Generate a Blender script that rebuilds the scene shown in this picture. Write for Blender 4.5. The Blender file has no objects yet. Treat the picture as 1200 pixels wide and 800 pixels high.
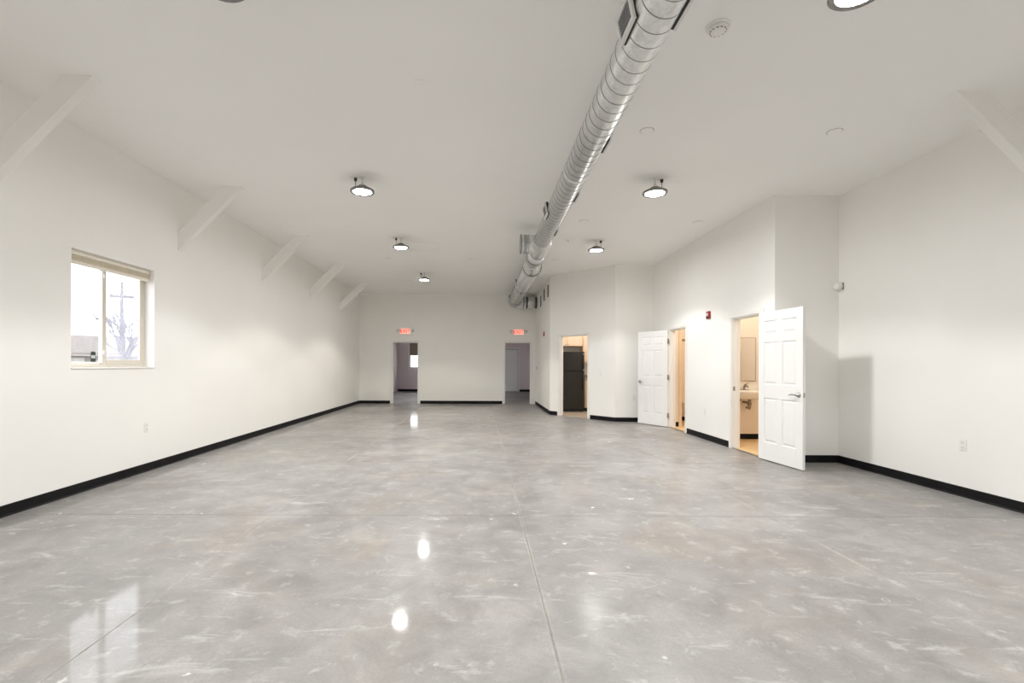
import bpy, bmesh, math, random
from mathutils import Vector, Matrix
random.seed(7)
scene = bpy.context.scene
COL = scene.collection
PI = math.pi

# ------------------------------------------------------------------ camera
F_PX = 562.0
cam_data = bpy.data.cameras.new('camera')
cam_data.sensor_width = 36.0
cam_data.lens = F_PX / 1200.0 * 36.0
cam_data.shift_x = (600 - 563.5) / 1200.0
cam_data.shift_y = (427 - 400) / 1200.0
cam_data.clip_start = 0.05
cam_data.clip_end = 500
cam = bpy.data.objects.new('camera', cam_data)
COL.objects.link(cam)
cam.matrix_world = Matrix.Translation((0, 0, 1.30)) @ Matrix.Rotation(PI/2, 4, 'X') @ Matrix.Rotation(0.0035, 4, 'Z')
scene.camera = cam

# ------------------------------------------------------------------ world, exposure
SKY = 5.2
LAMP_W = 146.0
LENS = 215.0
world = bpy.data.worlds.new('overcast_sky')
world.use_nodes = True
scene.world = world
bg = world.node_tree.nodes['Background']
bg.inputs[0].default_value = (0.93, 0.965, 1.0, 1)
bg.inputs[1].default_value = SKY
scene.view_settings.view_transform = 'Standard'
scene.view_settings.look = 'None'
scene.view_settings.gamma = 1
scene.view_settings.use_curve_mapping = False
scene.view_settings.exposure = 0.24
scene.cycles.max_bounces = 14
scene.cycles.diffuse_bounces = 12
scene.cycles.glossy_bounces = 6
scene.cycles.transparent_max_bounces = 12

# ------------------------------------------------------------------ materials
def new_mat(name):
    m = bpy.data.materials.new(name); m.use_nodes = True
    return m, m.node_tree.nodes, m.node_tree.links, m.node_tree.nodes['Principled BSDF']
def N(nodes, t, **kw):
    n = nodes.new(t)
    for k, v in kw.items():
        if hasattr(n, k): setattr(n, k, v)
    return n
def position(nodes):
    return nodes.new('ShaderNodeNewGeometry').outputs['Position']
def ramp(nodes, links, src, stops):
    r = nodes.new('ShaderNodeValToRGB')
    e = r.color_ramp.elements
    while len(e) < len(stops): e.new(0.5)
    for i, (p, c) in enumerate(stops):
        e[i].position = p; e[i].color = (*c, 1) if len(c) == 3 else c
    links.new(src, r.inputs[0])
    return r.outputs[0]
def noise(nodes, links, vec, scale, detail=4, rough=.55, dist=0):
    n = nodes.new('ShaderNodeTexNoise')
    n.inputs['Scale'].default_value = scale; n.inputs['Detail'].default_value = detail
    n.inputs['Roughness'].default_value = rough; n.inputs['Distortion'].default_value = dist
    links.new(vec, n.inputs['Vector'])
    return n.outputs['Fac']
def mixc(nodes, links, fac, a, b, mode='MIX'):
    m = nodes.new('ShaderNodeMix'); m.data_type = 'RGBA'; m.blend_type = mode
    for sock, v in ((m.inputs[0], fac), (m.inputs[6], a), (m.inputs[7], b)):
        if isinstance(v, (int, float)): sock.default_value = v
        elif isinstance(v, tuple): sock.default_value = (*v, 1)
        else: links.new(v, sock)
    return m.outputs[2]
def plain(name, col, rough=.5, metal=0, var=.04, scale=12, bump=0, bscale=200, spec=.5, coat=0):
    m, nd, lk, b = new_mat(name)
    p = position(nd)
    n = noise(nd, lk, p, scale, 3)
    c = ramp(nd, lk, n, [(.3, tuple(max(0, x*(1-var)) for x in col)), (.7, tuple(min(1, x*(1+var)) for x in col))])
    lk.new(c, b.inputs['Base Color'])
    b.inputs['Roughness'].default_value = rough; b.inputs['Metallic'].default_value = metal
    b.inputs['Specular IOR Level'].default_value = spec
    b.inputs['Coat Weight'].default_value = coat
    if bump:
        bn = nd.new('ShaderNodeBump'); bn.inputs['Strength'].default_value = bump; bn.inputs['Distance'].default_value = .002
        lk.new(noise(nd, lk, p, bscale, 2), bn.inputs['Height']); lk.new(bn.outputs[0], b.inputs['Normal'])
    return m
def emis(name, col, strength):
    m, nd, lk, b = new_mat(name)
    b.inputs['Base Color'].default_value = (*col, 1)
    b.inputs['Emission Color'].default_value = (*col, 1)
    b.inputs['Emission Strength'].default_value = strength
    return m

def concrete_mat(name='polished_concrete'):
    m, nd, lk, b = new_mat(name)
    p = position(nd)
    big = noise(nd, lk, p, .55, 5, .6, .3)
    c = ramp(nd, lk, big, [(.28, (.218, .209, .203)), (.5, (.277, .267, .260)), (.72, (.345, .335, .327))])
    # warm and cool clouds
    warm = ramp(nd, lk, noise(nd, lk, p, .9, 5, .65, .8), [(.52, (0, 0, 0)), (.72, (1, 1, 1))])
    c = mixc(nd, lk, warm, c, mixc(nd, lk, 1.0, c, (1.05, .975, .89), 'MULTIPLY'))
    med = noise(nd, lk, p, 3.2, 7, .68, .6)
    c = mixc(nd, lk, .62, c, ramp(nd, lk, med, [(.32, (.34, .335, .335)), (.5, (.5, .5, .5)), (.68, (.67, .67, .665))]), 'OVERLAY')
    blot = ramp(nd, lk, noise(nd, lk, p, 7.5, 6, .7, .3), [(.56, (0, 0, 0)), (.72, (.45, .45, .45))])
    c = mixc(nd, lk, blot, c, (.55, .545, .54))
    # trowel smears: noise squeezed along X
    mp = nd.new('ShaderNodeMapping'); mp.inputs['Scale'].default_value = (.9, 3.6, 1); mp.inputs['Rotation'].default_value = (0, 0, .25)
    lk.new(p, mp.inputs[0])
    smear = ramp(nd, lk, noise(nd, lk, mp.outputs[0], 1.9, 8, .7, .5), [(.58, (0, 0, 0)), (.70, (1, 1, 1))])
    c = mixc(nd, lk, mixc(nd, lk, 1.0, smear, (.42, .42, .42), 'MULTIPLY'), c, (.62, .615, .605))
    # fine aggregate speckle
    c = mixc(nd, lk, .5, c, ramp(nd, lk, noise(nd, lk, p, 70, 4, .75), [(.3, (.41, .41, .41)), (.7, (.59, .59, .59))]), 'OVERLAY')
    # chalky white scuffs
    v = nd.new('ShaderNodeTexVoronoi'); v.inputs['Scale'].default_value = 2.6
    wob = nd.new('ShaderNodeVectorMath'); wob.operation = 'ADD'
    nz = nd.new('ShaderNodeTexNoise'); nz.inputs['Scale'].default_value = 14; nz.inputs['Detail'].default_value = 3
    lk.new(p, nz.inputs['Vector'])
    sc = nd.new('ShaderNodeVectorMath'); sc.operation = 'SCALE'; sc.inputs['Scale'].default_value = .14
    lk.new(nz.outputs['Color'], sc.inputs[0]); lk.new(p, wob.inputs[0]); lk.new(sc.outputs[0], wob.inputs[1])
    lk.new(wob.outputs[0], v.inputs['Vector'])
    dot = ramp(nd, lk, v.outputs['Distance'], [(.035, (1, 1, 1)), (.075, (0, 0, 0))])
    sel = nd.new('ShaderNodeSeparateColor'); lk.new(v.outputs['Color'], sel.inputs[0])
    pick = ramp(nd, lk, sel.outputs[0], [(.62, (0, 0, 0)), (.80, (.75, .75, .75))])
    c = mixc(nd, lk, mixc(nd, lk, 1.0, dot, pick, 'MULTIPLY'), c, (.86, .85, .83))
    sj = nd.new('ShaderNodeSeparateXYZ'); lk.new(wob.outputs[0], sj.inputs[0])
    sp = nd.new('ShaderNodeSeparateXYZ'); lk.new(p, sp.inputs[0])
    last = None
    for xj in (-1.79, .345, 2.48):
        a1 = nd.new('ShaderNodeMath'); a1.operation = 'SUBTRACT'; lk.new(sp.outputs[0], a1.inputs[0]); a1.inputs[1].default_value = xj
        a2 = nd.new('ShaderNodeMath'); a2.operation = 'ABSOLUTE'; lk.new(a1.outputs[0], a2.inputs[0])
        if last is None: last = a2
        else:
            mn = nd.new('ShaderNodeMath'); mn.operation = 'MINIMUM'; lk.new(last.outputs[0], mn.inputs[0]); lk.new(a2.outputs[0], mn.inputs[1]); last = mn
    edge = ramp(nd, lk, last.outputs[0], [(.008, (.42, .42, .42)), (.018, (0, 0, 0))])
    patch = ramp(nd, lk, noise(nd, lk, p, 1.7, 4), [(.42, (.2, .2, .2)), (.6, (1, 1, 1))])
    c = mixc(nd, lk, mixc(nd, lk, 1.0, edge, patch, 'MULTIPLY'), c, (.50, .475, .44))
    # small ring marks
    v2 = nd.new('ShaderNodeTexVoronoi'); v2.inputs['Scale'].default_value = 3.7
    lk.new(p, v2.inputs['Vector'])
    ring = ramp(nd, lk, v2.outputs['Distance'], [(.045, (0, 0, 0)), (.055, (1, 1, 1)), (.075, (1, 1, 1)), (.085, (0, 0, 0))])
    s2 = nd.new('ShaderNodeSeparateColor'); lk.new(v2.outputs['Color'], s2.inputs[0])
    p2 = ramp(nd, lk, s2.outputs[1], [(.84, (0, 0, 0)), (.9, (.5, .5, .5))])
    c = mixc(nd, lk, mixc(nd, lk, 1.0, ring, p2, 'MULTIPLY'), c, (.74, .73, .71))
    # rust-tinted specks
    v3 = nd.new('ShaderNodeTexVoronoi'); v3.inputs['Scale'].default_value = 1.3
    lk.new(wob.outputs[0], v3.inputs['Vector'])
    d3 = ramp(nd, lk, v3.outputs['Distance'], [(.03, (.5, .5, .5)), (.16, (0, 0, 0))])
    s3 = nd.new('ShaderNodeSeparateColor'); lk.new(v3.outputs['Color'], s3.inputs[0])
    p3 = ramp(nd, lk, s3.outputs[2], [(.6, (0, 0, 0)), (.8, (.8, .8, .8))])
    c = mixc(nd, lk, mixc(nd, lk, 1.0, d3, p3, 'MULTIPLY'), c, (.50, .43, .34))
    lk.new(c, b.inputs['Base Color'])
    rg = ramp(nd, lk, med, [(.3, (.42, .42, .42)), (.7, (.60, .60, .60))])
    lk.new(rg, b.inputs['Roughness'])
    b.inputs['Specular IOR Level'].default_value = .30
    # the polish is worn on the right-hand lanes
    sx = nd.new('ShaderNodeSeparateXYZ'); lk.new(p, sx.inputs[0])
    mr_ = nd.new('ShaderNodeMapRange'); mr_.inputs[1].default_value = .33; mr_.inputs[2].default_value = .36; mr_.inputs[3].default_value = 1; mr_.inputs[4].default_value = .8
    lk.new(sx.outputs[0], mr_.inputs[0])
    cw_ = ramp(nd, lk, noise(nd, lk, p, 1.1, 6, .65, .6), [(.36, (.18, .18, .18)), (.62, (.55, .55, .55))])
    mu_ = nd.new('ShaderNodeMath'); mu_.operation = 'MULTIPLY'; lk.new(cw_, mu_.inputs[0]); lk.new(mr_.outputs[0], mu_.inputs[1])
    lk.new(mu_.outputs[0], b.inputs['Coat Weight'])
    cr = ramp(nd, lk, noise(nd, lk, p, 1.4, 5, .6), [(.35, (.04, .04, .04)), (.7, (.13, .13, .13))])
    mr2 = nd.new('ShaderNodeMapRange'); mr2.inputs[1].default_value = .33; mr2.inputs[2].default_value = .36; mr2.inputs[3].default_value = 0; mr2.inputs[4].default_value = .15
    lk.new(sx.outputs[0], mr2.inputs[0])
    ad_ = nd.new('ShaderNodeMath'); ad_.operation = 'ADD'; lk.new(cr, ad_.inputs[0]); lk.new(mr2.outputs[0], ad_.inputs[1])
    lk.new(ad_.outputs[0], b.inputs['Coat Roughness'])
    bn = nd.new('ShaderNodeBump'); bn.inputs['Strength'].default_value = .06; bn.inputs['Distance'].default_value = .004
    lk.new(noise(nd, lk, p, 2.2, 2, .4), bn.inputs['Height'])
    lk.new(bn.outputs[0], b.inputs['Coat Normal'])
    return m

def galv_mat(name, col=(.80, .81, .805), rough=.34):
    m, nd, lk, b = new_mat(name)
    p = position(nd)
    v = nd.new('ShaderNodeTexVoronoi'); v.inputs['Scale'].default_value = 38; lk.new(p, v.inputs['Vector'])
    s = nd.new('ShaderNodeSeparateColor'); lk.new(v.outputs['Color'], s.inputs[0])
    c = ramp(nd, lk, s.outputs[0], [(0, tuple(x*.90 for x in col)), (1, tuple(min(1, x*1.06) for x in col))])
    lk.new(c, b.inputs['Base Color'])
    b.inputs['Metallic'].default_value = .78
    lk.new(ramp(nd, lk, noise(nd, lk, p, 5, 4), [(.3, (rough*.85,)*3), (.7, (rough*1.2,)*3)]), b.inputs['Roughness'])
    return m

def wood_mat(name, a, bcol, scale=3, rough=.45):
    m, nd, lk, b = new_mat(name)
    p = position(nd)
    mp = nd.new('ShaderNodeMapping'); mp.inputs['Scale'].default_value = (9, 9, 1.2); lk.new(p, mp.inputs[0])
    n = noise(nd, lk, mp.outputs[0], scale, 5, .6, .8)
    lk.new(ramp(nd, lk, n, [(.3, a), (.7, bcol)]), b.inputs['Base Color'])
    b.inputs['Roughness'].default_value = rough
    return m

def glass_mat(name, gloss=.06, haze=0.0, hazecol=(.9, .9, .95)):
    m, nd, lk, b = new_mat(name)
    nd.remove(b)
    out = nd['Material Output']
    t = nd.new('ShaderNodeBsdfTransparent'); g = nd.new('ShaderNodeBsdfGlossy'); g.inputs['Roughness'].default_value = .02
    mx = nd.new('ShaderNodeMixShader'); mx.inputs[0].default_value = gloss
    lk.new(t.outputs[0], mx.inputs[1]); lk.new(g.outputs[0], mx.inputs[2])
    last = mx.outputs[0]
    if haze:
        d = nd.new('ShaderNodeBsdfTranslucent'); d.inputs[0].default_value = (*hazecol, 1)
        m2 = nd.new('ShaderNodeMixShader')
        p = position(nd)
        lk.new(ramp(nd, lk, noise(nd, lk, p, 9, 5), [(.3, (haze*.7,)*3), (.7, (haze*1.2,)*3)]), m2.inputs[0])
        lk.new(last, m2.inputs[1]); lk.new(d.outputs[0], m2.inputs[2]); last = m2.outputs[0]
    lk.new(last, out.inputs[0])
    return m

M = {}
M['wall'] = plain('wall_paint', (.885, .876, .853), .75, var=.012, scale=1.2, bump=.12, bscale=160, spec=.25)
M['wall_tan'] = plain('restroom_paint', (.83, .765, .68), .6, var=.02, scale=1.5, spec=.3)
M['ceiling'] = plain('ceiling_paint', (.925, .92, .905), .85, var=.012, scale=.9, bump=.1, bscale=120, spec=.2)
M['wall_mauve'] = plain('back_room_mauve', (.80, .725, .735), .75, var=.012, scale=1.2, bump=.12, bscale=160, spec=.25)  # even mauve tone for the back-room walls
M['cover_shadow_gap'] = plain('cover_shadow_gap', (.50, .48, .44), .8)  # grey stands in for the shadow gap around the sprinkler covers
M['trim'] = plain('trim_paint', (.86, .85, .825), .45, var=.01, scale=3)
M['door'] = plain('door_paint', (.86, .86, .855), .38, var=.008, scale=4)
M['base'] = plain('black_rubber', (.006, .006, .007), .6, var=.3, scale=6, spec=.2)
M['concrete'] = concrete_mat()
M['joint'] = plain('joint_filler', (.25, .235, .215), .8, var=.2, scale=30)
M['galv'] = galv_mat('galvanised_steel')
M['galv_far'] = M['galv']
M['seam'] = plain('duct_seam_steel', (.30, .31, .30), .45, metal=.8, var=.1)
M['register'] = plain('register_enamel', (.74, .75, .74), .4, var=.02)
M['dark'] = plain('dark_gap', (.035, .033, .032), .7, var=.2)
M['louver'] = plain('louver_grey', (.26, .26, .265), .5, var=.1)
M['grill_dark'] = plain('slot_grille_bronze', (.10, .085, .06), .6, var=.2)
M['fixture'] = plain('fixture_metal', (.26, .25, .235), .4, metal=.6, var=.1)
M['steel'] = plain('satin_nickel', (.42, .41, .39), .3, metal=1, var=.05)
M['bronze'] = plain('hinge_nickel', (.36, .32, .27), .4, metal=1, var=.05)
M['plug'] = plain('black_plug', (.03, .03, .03), .5)
M['white_plastic'] = plain('white_plastic', (.84, .83, .80), .4, var=.01)
M['grey_plastic'] = plain('grey_plastic', (.35, .34, .32), .5)
M['red'] = plain('red_alarm', (.38, .02, .018), .4, var=.05)
M['clear'] = plain('strobe_lens', (.75, .72, .70), .15, var=.02)
M['lens'] = emis('lamp_lens', (1.0, .992, .968), LENS)
M['exit_red'] = emis('exit_letters', (.50, .012, .008), .75)
M['exit_face'] = emis('exit_face', (1.0, .47, .37), .70)
M['vinyl'] = plain('window_vinyl', (.64, .595, .52), .4, var=.02)
M['blind'] = plain('blind_fabric', (.66, .60, .48), .8, var=.06, scale=20)
M['blind_rail'] = plain('blind_rail', (.80, .75, .66), .6, var=.03)
M['blind_dark'] = plain('roller_blind_brown', (.30, .25, .20), .85, var=.06)
M['glass'] = glass_mat('window_glass')
M['glass_hazy'] = glass_mat('window_glass_screen', .05, .10, (.88, .88, 1.0))
M['fridge'] = plain('black_fridge', (.012, .010, .010), .22, var=.3, scale=40, bump=.25, bscale=700)
M['fridge_trim'] = plain('fridge_gasket', (.005, .005, .005), .6)
M['maple'] = wood_mat('maple_veneer', (.72, .53, .38), (.80, .63, .48))
M['counter'] = plain('speckled_counter', (.36, .30, .24), .35, var=.35, scale=90)
M['tanfloor'] = wood_mat('vinyl_plank', (.62, .43, .22), (.74, .54, .31), 2)
M['tilefloor'] = plain('kitchen_vinyl', (.42, .34, .26), .4, var=.15, scale=8)
M['porcelain'] = plain('porcelain', (.86, .84, .80), .12, var=.01)
M['chrome'] = plain('brushed_tap_metal', (.34, .29, .23), .3, metal=1, var=.1)
M['mirror'] = plain('mirror_silver', (.86, .86, .86), .03, metal=1, var=.0)
M['partition'] = plain('partition_laminate', (.82, .68, .52), .5, var=.02)
M['partition_rail'] = plain('partition_rail', (.30, .20, .11), .5, var=.1)
M['roof'] = plain('neighbour_shingles', (.100, .087, .081), .9, var=.25, scale=6)
M['stucco'] = plain('neighbour_stucco', (.23, .205, .20), .9, var=.06)
M['pole'] = plain('pole_wood', (.05, .045, .045), .9, var=.2)
M['twig'] = plain('bare_twigs', (.06, .056, .06), .9, var=.2)
M['ground'] = plain('dry_ground', (.22, .20, .18), .95, var=.2, scale=1)
M['sticker_dark'] = plain('sticker_dark', (.03, .045, .04), .5)
M['sticker_light'] = plain('sticker_pale', (.55, .60, .57), .5)
M['added_bulb'] = emis('added_light_diffuser', (1.0, .92, .80), 3.0)

# ------------------------------------------------------------------ mesh helpers
class MB:
    def __init__(s): s.v = []; s.f = []; s.sm = []
    def add(s, vs, fs, smooth=False):
        o = len(s.v); s.v += [tuple(v) for v in vs]
        for f in fs: s.f.append(tuple(i+o for i in f)); s.sm.append(smooth)
        return s
    def box(s, x0, x1, y0, y1, z0, z1):
        vs = [(x0,y0,z0),(x1,y0,z0),(x1,y1,z0),(x0,y1,z0),(x0,y0,z1),(x1,y0,z1),(x1,y1,z1),(x0,y1,z1)]
        return s.add(vs, [(0,3,2,1),(4,5,6,7),(0,1,5,4),(1,2,6,5),(2,3,7,6),(3,0,4,7)])
    def prism(s, poly, axis, a, b):
        # poly: 2D points (CCW seen from +axis); axis 'x','y','z'
        def P(p, t):
            return {'x': (t, p[0], p[1]), 'y': (p[0], t, p[1]), 'z': (p[0], p[1], t)}[axis]
        n = len(poly)
        vs = [P(p, a) for p in poly] + [P(p, b) for p in poly]
        fs = [tuple(range(n-1, -1, -1)), tuple(range(n, 2*n))] + [(i, (i+1) % n, n+(i+1) % n, n+i) for i in range(n)]
        return s.add(vs, fs)
    def tube(s, pts, r, n=12, caps=True, smooth=True, closed=False):
        pts = [Vector(p) for p in pts]; m = len(pts)
        rs = r if isinstance(r, (list, tuple)) else [r]*m
        vs = []; up = None
        for i, p in enumerate(pts):
            if closed: t = pts[(i+1) % m] - pts[(i-1) % m]
            else: t = pts[min(i+1, m-1)] - pts[max(i-1, 0)]
            t.normalize()
            if up is None:
                a = Vector((0, 0, 1)) if abs(t.z) < .9 else Vector((1, 0, 0))
                up = (a - t*a.dot(t)).normalized()
            else:
                up = (up - t*up.dot(t)).normalized()
            b = t.cross(up)
            for k in range(n):
                q = 2*PI*k/n
                vs.append(p + (up*math.cos(q) + b*math.sin(q))*rs[i])
        fs = []
        for i in range(m if closed else m-1):
            j = (i+1) % m
            for k in range(n):
                fs.append((i*n+k, i*n+(k+1) % n, j*n+(k+1) % n, j*n+k))
        o = len(s.v)
        s.add(vs, fs, smooth)
        if caps and not closed:
            s.add([], []); s.f.append(tuple(o+k for k in range(n-1, -1, -1))); s.sm.append(False)
            s.f.append(tuple(o+(m-1)*n+k for k in range(n))); s.sm.append(False)
        return s
    def lathe(s, prof, n=32, c=(0, 0, 0), axis='z', smooth=True, caps=True):
        vs = []
        for r, h in prof:
            for k in range(n):
                q = 2*PI*k/n; a, b = r*math.cos(q), r*math.sin(q)
                vs.append({'z': (c[0]+a, c[1]+b, c[2]+h), 'y': (c[0]+a, c[1]+h, c[2]-b), 'x': (c[0]+h, c[1]+a, c[2]+b)}[axis])
        fs = []
        for i in range(len(prof)-1):
            for k in range(n):
                fs.append((i*n+k, i*n+(k+1) % n, (i+1)*n+(k+1) % n, (i+1)*n+k))
        o = len(s.v)
        s.add(vs, fs, smooth)
        if caps:
            s.f.append(tuple(o+k for k in range(n-1, -1, -1))); s.sm.append(False)
            s.f.append(tuple(o+(len(prof)-1)*n+k for k in range(n))); s.sm.append(False)
        return s
    def mesh(s, name, mat):
        me = bpy.data.meshes.new(name)
        me.from_pydata(s.v, [], s.f)
        me.polygons.foreach_set('use_smooth', s.sm)
        bm = bmesh.new(); bm.from_mesh(me); bmesh.ops.recalc_face_normals(bm, faces=bm.faces); bm.to_mesh(me); bm.free()
        me.materials.append(M[mat] if isinstance(mat, str) else mat)
        return me
    def build(s, name, mat, parent=None, bevel=0, seg=1, loc=None):
        o = bpy.data.objects.new(name, s.mesh(name, mat))
        COL.objects.link(o)
        if parent is not None: o.parent = parent
        if loc: o.location = loc
        if bevel:
            b = o.modifiers.new('bevel', 'BEVEL'); b.width = bevel; b.segments = seg; b.limit_method = 'ANGLE'
        return o
def BX(*a): return MB().box(*a)
def tag(o, label=None, cat=None, group=None, kind=None):
    if label: o['label'] = label
    if cat: o['category'] = cat
    if group: o['group'] = group
    if kind: o['kind'] = kind
    return o
def empty(name, loc=(0, 0, 0), rz=0):
    o = bpy.data.objects.new(name, None); COL.objects.link(o)
    o.location = loc; o.rotation_euler = (0, 0, rz); o.empty_display_size = .1
    return o
def thing(name, label, cat, loc=(0, 0, 0), rz=0, group=None, kind=None):
    return tag(empty(name, loc, rz), label, cat, group, kind)
def copy_tree(o, parent=None):
    c = o.copy(); COL.objects.link(c); c.parent = parent
    for ch in list(o.children): copy_tree(ch, c)
    return c
def struct(name, mb, mat, label=None, bevel=0):
    return tag(mb.build(name, mat, None, bevel), label, None, None, 'structure')

# ------------------------------------------------------------------ room dimensions (metres)
XL, XR = -4.025, 4.81          # long walls
YB, YREAR = 15.88, -3.2        # far wall, wall behind the camera
XS, YA = 3.95, 6.45            # restroom wall plane, alcove wall plane
XE, YK = 1.81, 12.55           # wall beside the kitchen, its near corner
DX, DY = 3.08, 11.0            # end of the diagonal kitchen wall
DOORH = 2.045
TOP = 3.80
def zc(x): return 3.626 - .0085*x
def wall_y(mb, x0, x1, y0, y1, ops):
    """wall of constant X (x0..x1 thick) running y0..y1 with openings (ya, yb, za, zb)"""
    y = y0
    for ya, yb, za, zb in sorted(ops):
        mb.box(x0, x1, y, ya, 0, TOP)
        if za > 0: mb.box(x0, x1, ya, yb, 0, za)
        mb.box(x0, x1, ya, yb, zb, TOP)
        y = yb
    mb.box(x0, x1, y, y1, 0, TOP)
    return mb
def wall_x(mb, y0, y1, x0, x1, ops):
    x = x0
    for xa, xb, za, zb in sorted(ops):
        mb.box(x, xa, y0, y1, 0, TOP)
        if za > 0: mb.box(xa, xb, y0, y1, 0, za)
        mb.box(xa, xb, y0, y1, zb, TOP)
        x = xb
    mb.box(x, x1, y0, y1, 0, TOP)
    return mb

# ------------------------------------------------------------------ floor: concrete slabs between sawn joints
floor = struct('floor', BX(XL-.02, XR+.02, YREAR, YB+.02, -.16, -.004), 'joint', 'polished grey concrete floor cut by long sawn joints')
xs = [XL, -1.79, .345, 2.48, XR]
ys = [YREAR, 0, 4.13, 6.40, 8.55, 10.70, 12.85, YB]
g = .0032
for i in range(4):
    for j in range(len(ys)-1):
        x0 = xs[i] + (g if i else 0); x1 = xs[i+1] - (g if i < 3 else 0)
        y0 = ys[j] + .003; y1 = ys[j+1] - .003
        BX(x0, x1, y0, y1, -.1, 0).build('concrete_slab', 'concrete', floor, .004)
struct('floor_back_room', BX(XL-.1, 3.2, YB+.02, 23.35, -.1, -.001), 'concrete', 'grey concrete floor of the dim room behind the far wall')
struct('floor_restrooms', BX(XS+.06, 5.75, YA+.06, 11.36, -.06, .006), 'tanfloor', 'tan plank vinyl floor inside the restrooms')
kf = MB().prism([(XE+.10, YK-.02), (DX+.0, DY+.12), (4.7, DY+.12), (4.7, 14.1), (XE+.10, 14.1)], 'z', -.04, .005)
struct('floor_kitchen', kf, 'tilefloor', 'brownish vinyl floor inside the kitchen')

# ------------------------------------------------------------------ ceiling
cmb = MB()
x0, x1, y0, y1 = XL-.25, 6.0, YREAR-.2, 23.6
cmb.add([(x0,y0,zc(x0)),(x1,y0,zc(x1)),(x1,y1,zc(x1)),(x0,y1,zc(x0)),(x0,y0,zc(x0)+.25),(x1,y0,zc(x1)+.25),(x1,y1,zc(x1)+.25),(x0,y1,zc(x0)+.25)],
        [(0,3,2,1),(4,5,6,7),(0,1,5,4),(1,2,6,5),(2,3,7,6),(3,0,4,7)])
struct('ceiling', cmb, 'ceiling', 'plain off-white ceiling over the whole hall')

# ------------------------------------------------------------------ walls
WY0, WY1, WZ0, WZ1 = 4.71, 5.91, 1.252, 2.44
struct('wall_left', wall_y(MB(), XL-.18, XL, YREAR, YB, [(WY0, WY1, WZ0, WZ1)]), 'wall', 'long left wall with one window')
D1 = (-2.933, -2.071); D2 = (.783, 1.661)
struct('wall_back', wall_x(MB(), YB, YB+.13, XL-.18, 3.2, [(D1[0], D1[1], 0, DOORH), (D2[0], D2[1], 0, DOORH)]), 'wall', 'far wall with two open doorways under exit signs')
struct('wall_rear', BX(XL-.18, XR+.18, YREAR-.15, YREAR, 0, TOP), 'wall')
struct('wall_right', BX(XR, XR+.15, YREAR, YA+.12, 0, TOP), 'wall', 'long right wall beyond the alcove')
struct('wall_alcove', BX(XS, 5.75, YA, YA+.12, 0, TOP), 'wall', 'short wall behind the near open door')
RO1 = (6.735, 7.555); RO2 = (9.245, 10.045)
rw = wall_y(MB(), XS, XS+.12, YA+.12, 11.36, [(RO1[0], RO1[1], 0, DOORH), (RO2[0], RO2[1], 0, DOORH)])
struct('wall_restrooms', rw, 'wall', 'wall with the two restroom doorways')
struct('wall_kitchen_end', BX(DX, XS, DY, DY+.12, 0, TOP), 'wall', 'short wall between the kitchen doorway and the restrooms')
struct('wall_kitchen_side', BX(XE, XE+.12, YK, YB, 0, TOP), 'wall', 'narrow side wall with slot vents near the duct')
# diagonal kitchen wall: built along local x, then turned
DL = math.hypot(DX-XE, DY-YK); DA = math.atan2(DY-YK, DX-XE)
KO = (.325, 1.230)
dw = MB(); dw.box(0, KO[0], 0, .12, 0, TOP); dw.box(KO[1], DL, 0, .12, 0, TOP); dw.box(KO[0], KO[1], 0, .12, DOORH, TOP)
o = struct('wall_kitchen_diagonal', dw, 'wall', 'angled wall with the kitchen doorway'); o.location = (XE, YK, 0); o.rotation_euler.z = DA
# enclosure of the side rooms
struct('wall_restroom_divider', BX(XS+.12, 5.6, 8.45, 8.57, 0, TOP), 'wall_tan', 'tan wall behind the restroom sink')
struct('wall_restroom_far', BX(XS+.12, 5.6, 11.24, 11.36, 0, TOP), 'wall_tan', 'tan end wall of the far restroom')
struct('wall_restroom_right', BX(5.6, 5.75, YA+.12, 11.36, 0, TOP), 'wall_tan')
struct('wall_restroom_stub', BX(XS+.12, 4.195, 10.17, 10.30, 0, TOP), 'wall_tan', 'short tan wall stub inside the far restroom doorway')
struct('wall_restroom_near_lining', BX(XS+.12, 5.6, YA+.12, YA+.135, 0, TOP), 'wall_tan')
struct('wall_kitchen_back', BX(XE+.12, 4.7, 14.0, 14.12, 0, TOP), 'wall', 'kitchen back wall behind the refrigerator')
struct('wall_kitchen_right', BX(4.6, 4.7, 11.36, 14.0, 0, TOP), 'wall')
BW = (-3.45, -2.55, 1.125, 2.32)
struct('wall_back_room_far', wall_x(MB(), 23.2, 23.34, XL-.18, 3.2, [BW]), 'wall_mauve', 'far wall of the dim back room')
BRW = [(16.4, 18.6, 0.9, 2.6), (19.2, 20.9, 0.9, 2.6)]  # openings added out of view to let daylight into the back room
struct('wall_back_room_left', wall_y(MB(), XL-.18, XL, YB+.13, 23.2, BRW), 'wall_mauve')
struct('wall_back_room_right', BX(3.05, 3.2, YB+.13, 23.2, 0, TOP), 'wall_mauve')

# ------------------------------------------------------------------ black cove baseboards
BH = .098
def bb_profile(mb_fn): pass
def base_run(name, p0, p1, label=None, h=BH):
    """cove base along p0->p1; the room lies on the left of the run"""
    p0, p1 = Vector((*p0, 0)), Vector((*p1, 0)); d = p1-p0; L = d.length
    prof = [(0, 0), (.016, 0), (.013, .006), (.007, .016), (.006, h-.004), (.003, h), (0, h)]
    mb = MB().prism([(a, b) for a, b in prof], 'x', 0, L)
    o = struct(name, mb, 'base', label); o.location = p0; o.rotation_euler.z = math.atan2(d.y, d.x)
    return o
base_run('baseboard_left', (XL, YB), (XL, YREAR), 'long black rubber baseboard along the left wall')
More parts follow.
